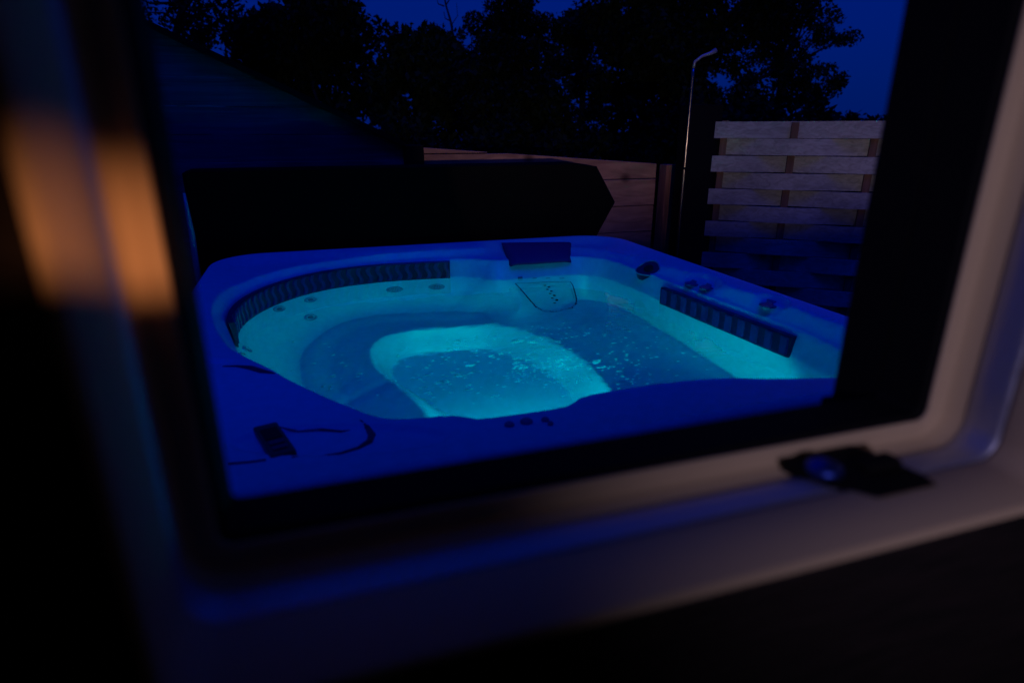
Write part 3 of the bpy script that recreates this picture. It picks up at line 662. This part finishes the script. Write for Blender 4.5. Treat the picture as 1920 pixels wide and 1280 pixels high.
# bare sapling
t = tag(empty('bare_sapling', (at_y(880, 200, 11).x, 11, 0)), 'thin bare sapling with forked leafless twigs against the sky', 'sapling')
def b(*p): return [at_y(x, y, 11) for x, y in p]
mb = MB()
q0 = at_y(884, 240, 11)
mb.tube([Vector((q0.x+.1, 11, 0)), Vector((q0.x+.06, 11, .9)), q0]+b((880, 150), (868, 100), (850, 70), (845, 40), (836, 10), (828, -30), (824, -70)), [.05, .045, .035, .03, .026, .022, .018, .014, .01, .006], 7)
for a in (((850, 70), (848, 45), (858, 30), (856, 5)), ((836, 10), (846, -5), (848, -25)), ((868, 100), (885, 80), (880, 55)), ((845, 40), (835, 35), (832, 22)), ((860, 85), (850, 95), (838, 92)), ((872, 120), (890, 105), (897, 88)), ((833, 12), (822, 8), (818, -6))):
    mb.tube(b(*a), [.012, .008, .005, .003][:len(a)], 5)
mb.build('trunk', M['bark'], t)
# hedge masses at the foot of the trees
def hedge(name, label, y, x0, x1, z1, n, size=.05):
    t = tag(empty(name, ((x0+x1)/2, y, 0)), label, 'hedge')
    cl = []
    for _ in range(int((x1-x0)*26)):
        x = random.uniform(x0, x1); z = random.random()**.7*z1(x); cl.append((Vector((x, y+random.uniform(-.35, .35), z)), .26))
    leaf_mesh('foliage', leaves(cl, n, size), M['leaf'], t)
    mb = MB()
    for k in range(int((x1-x0)/.6)):
        x = x0+.3+k*.6; mb.tube([(x, y, 0), (x+.05, y, .7), (x+.02, y+.05, z1(x)*.8)], [.03, .02, .008], 6)
    mb.build('stems', M['bark'], t)
hz = at_y(1600, 214, 7.4).z
hedge('hedge', 'black hedge running behind the shed and the board fence', 7.6, -3.2, 5.2, lambda x: 1.42+.08*math.sin(x*3), 34000)
hedge('hedge', 'low black hedge just showing over the top of the woven fence', 6.6, 4.0, 10.2, lambda x: hz-.10+.07*math.sin(x*2.3)+.05*math.sin(x*6.1)+.12*math.exp(-(x-5.0)**2), 36000, .045)
# ------------------------------------------------------------------ sky and lamps
w = bpy.data.worlds.new('World'); S.world = w; w.use_nodes = True; nt = w.node_tree; N = nt.nodes; L = nt.links
bg = N['Background']; sk = N.new('ShaderNodeTexSky'); sk.sky_type = 'NISHITA'; sk.sun_disc = False
sk.sun_elevation = R(1.0); sk.sun_rotation = R(190); sk.altitude = 100; sk.air_density = 1; sk.dust_density = .3; sk.ozone_density = 4
mx = N.new('ShaderNodeMixRGB'); mx.blend_type = 'MULTIPLY'; mx.inputs[0].default_value = 1; mx.inputs[2].default_value = (.0, .10, 1, 1)
mc = N.new('ShaderNodeMixRGB'); mc.inputs[0].default_value = .7; mc.inputs[2].default_value = (0, .075, 1.15, 1)
L.new(sk.outputs[0], mx.inputs[1]); L.new(mx.outputs[0], mc.inputs[1]); L.new(mc.outputs[0], bg.inputs[0]); bg.inputs[1].default_value = .15
def light(name, typ, loc, energy, col, **k):
    l = bpy.data.lights.new(name, typ); l.energy = energy; l.color = col
    tgt = k.pop('target', None)
    for a, v in k.items(): setattr(l, a, v)
    o = bpy.data.objects.new(name, l); C.objects.link(o); o.location = loc
    if tgt is not None: o.rotation_euler = (Vector(tgt)-Vector(loc)).to_track_quat('-Z', 'Y').to_euler()
    return o
light('tub_lamp', 'SPOT', (.60, 1.285, .475), 15, (0, 1, .86), target=(.78, 1.985, -.17), spot_size=R(170), spot_blend=.12, shadow_soft_size=.03)
light('room_lamp', 'SPOT', (-.02, -.75, 1.60), 12.5, (.70, .57, .98), target=(.51, .30, 1.35), spot_size=R(42), spot_blend=1, shadow_soft_size=.03)
light('bedside_lamp', 'SPOT', (.40, -.60, 1.70), 28, (1, .38, .18), target=(-.076, .30, 1.408), spot_size=R(8.2), spot_blend=1, shadow_soft_size=.004)
light('side_window_lamp', 'SPOT', (1.05, .42, 1.30), 50, (1, .75, .70), target=(2.25, 3.75, 1.50), spot_size=R(56), spot_blend=.12, shadow_soft_size=.012)
o = light('rim_fill', 'SUN', (0, -5, 12), .72, (0, .02, 1), angle=R(25), target=(.6, -.2, 0))  # added blue fill that lifts the tub rim, no sun is up
# ------------------------------------------------------------------ camera
cd = bpy.data.cameras.new('camera'); cam = bpy.data.objects.new('camera', cd); C.objects.link(cam); S.camera = cam
cam.location = (0, 0, CAMZ); cam.rotation_euler = (math.pi/2-TH, 0, -PS)
cd.lens = 36*F0/1920; cd.sensor_width = 36; cd.sensor_fit = 'HORIZONTAL'; cd.clip_start = .02; cd.clip_end = 1000
cd.dof.use_dof = True; cd.dof.focus_distance = 2.7; cd.dof.aperture_fstop = 2.6
S.view_settings.view_transform = 'Standard'; S.view_settings.look = 'None'; S.view_settings.exposure = 0; S.view_settings.gamma = 1
S.render.engine = 'CYCLES'; S.cycles.caustics_refractive = True; S.cycles.max_bounces = 12; S.cycles.transmission_bounces = 8
S.render.resolution_x = 1024; S.render.resolution_y = 682
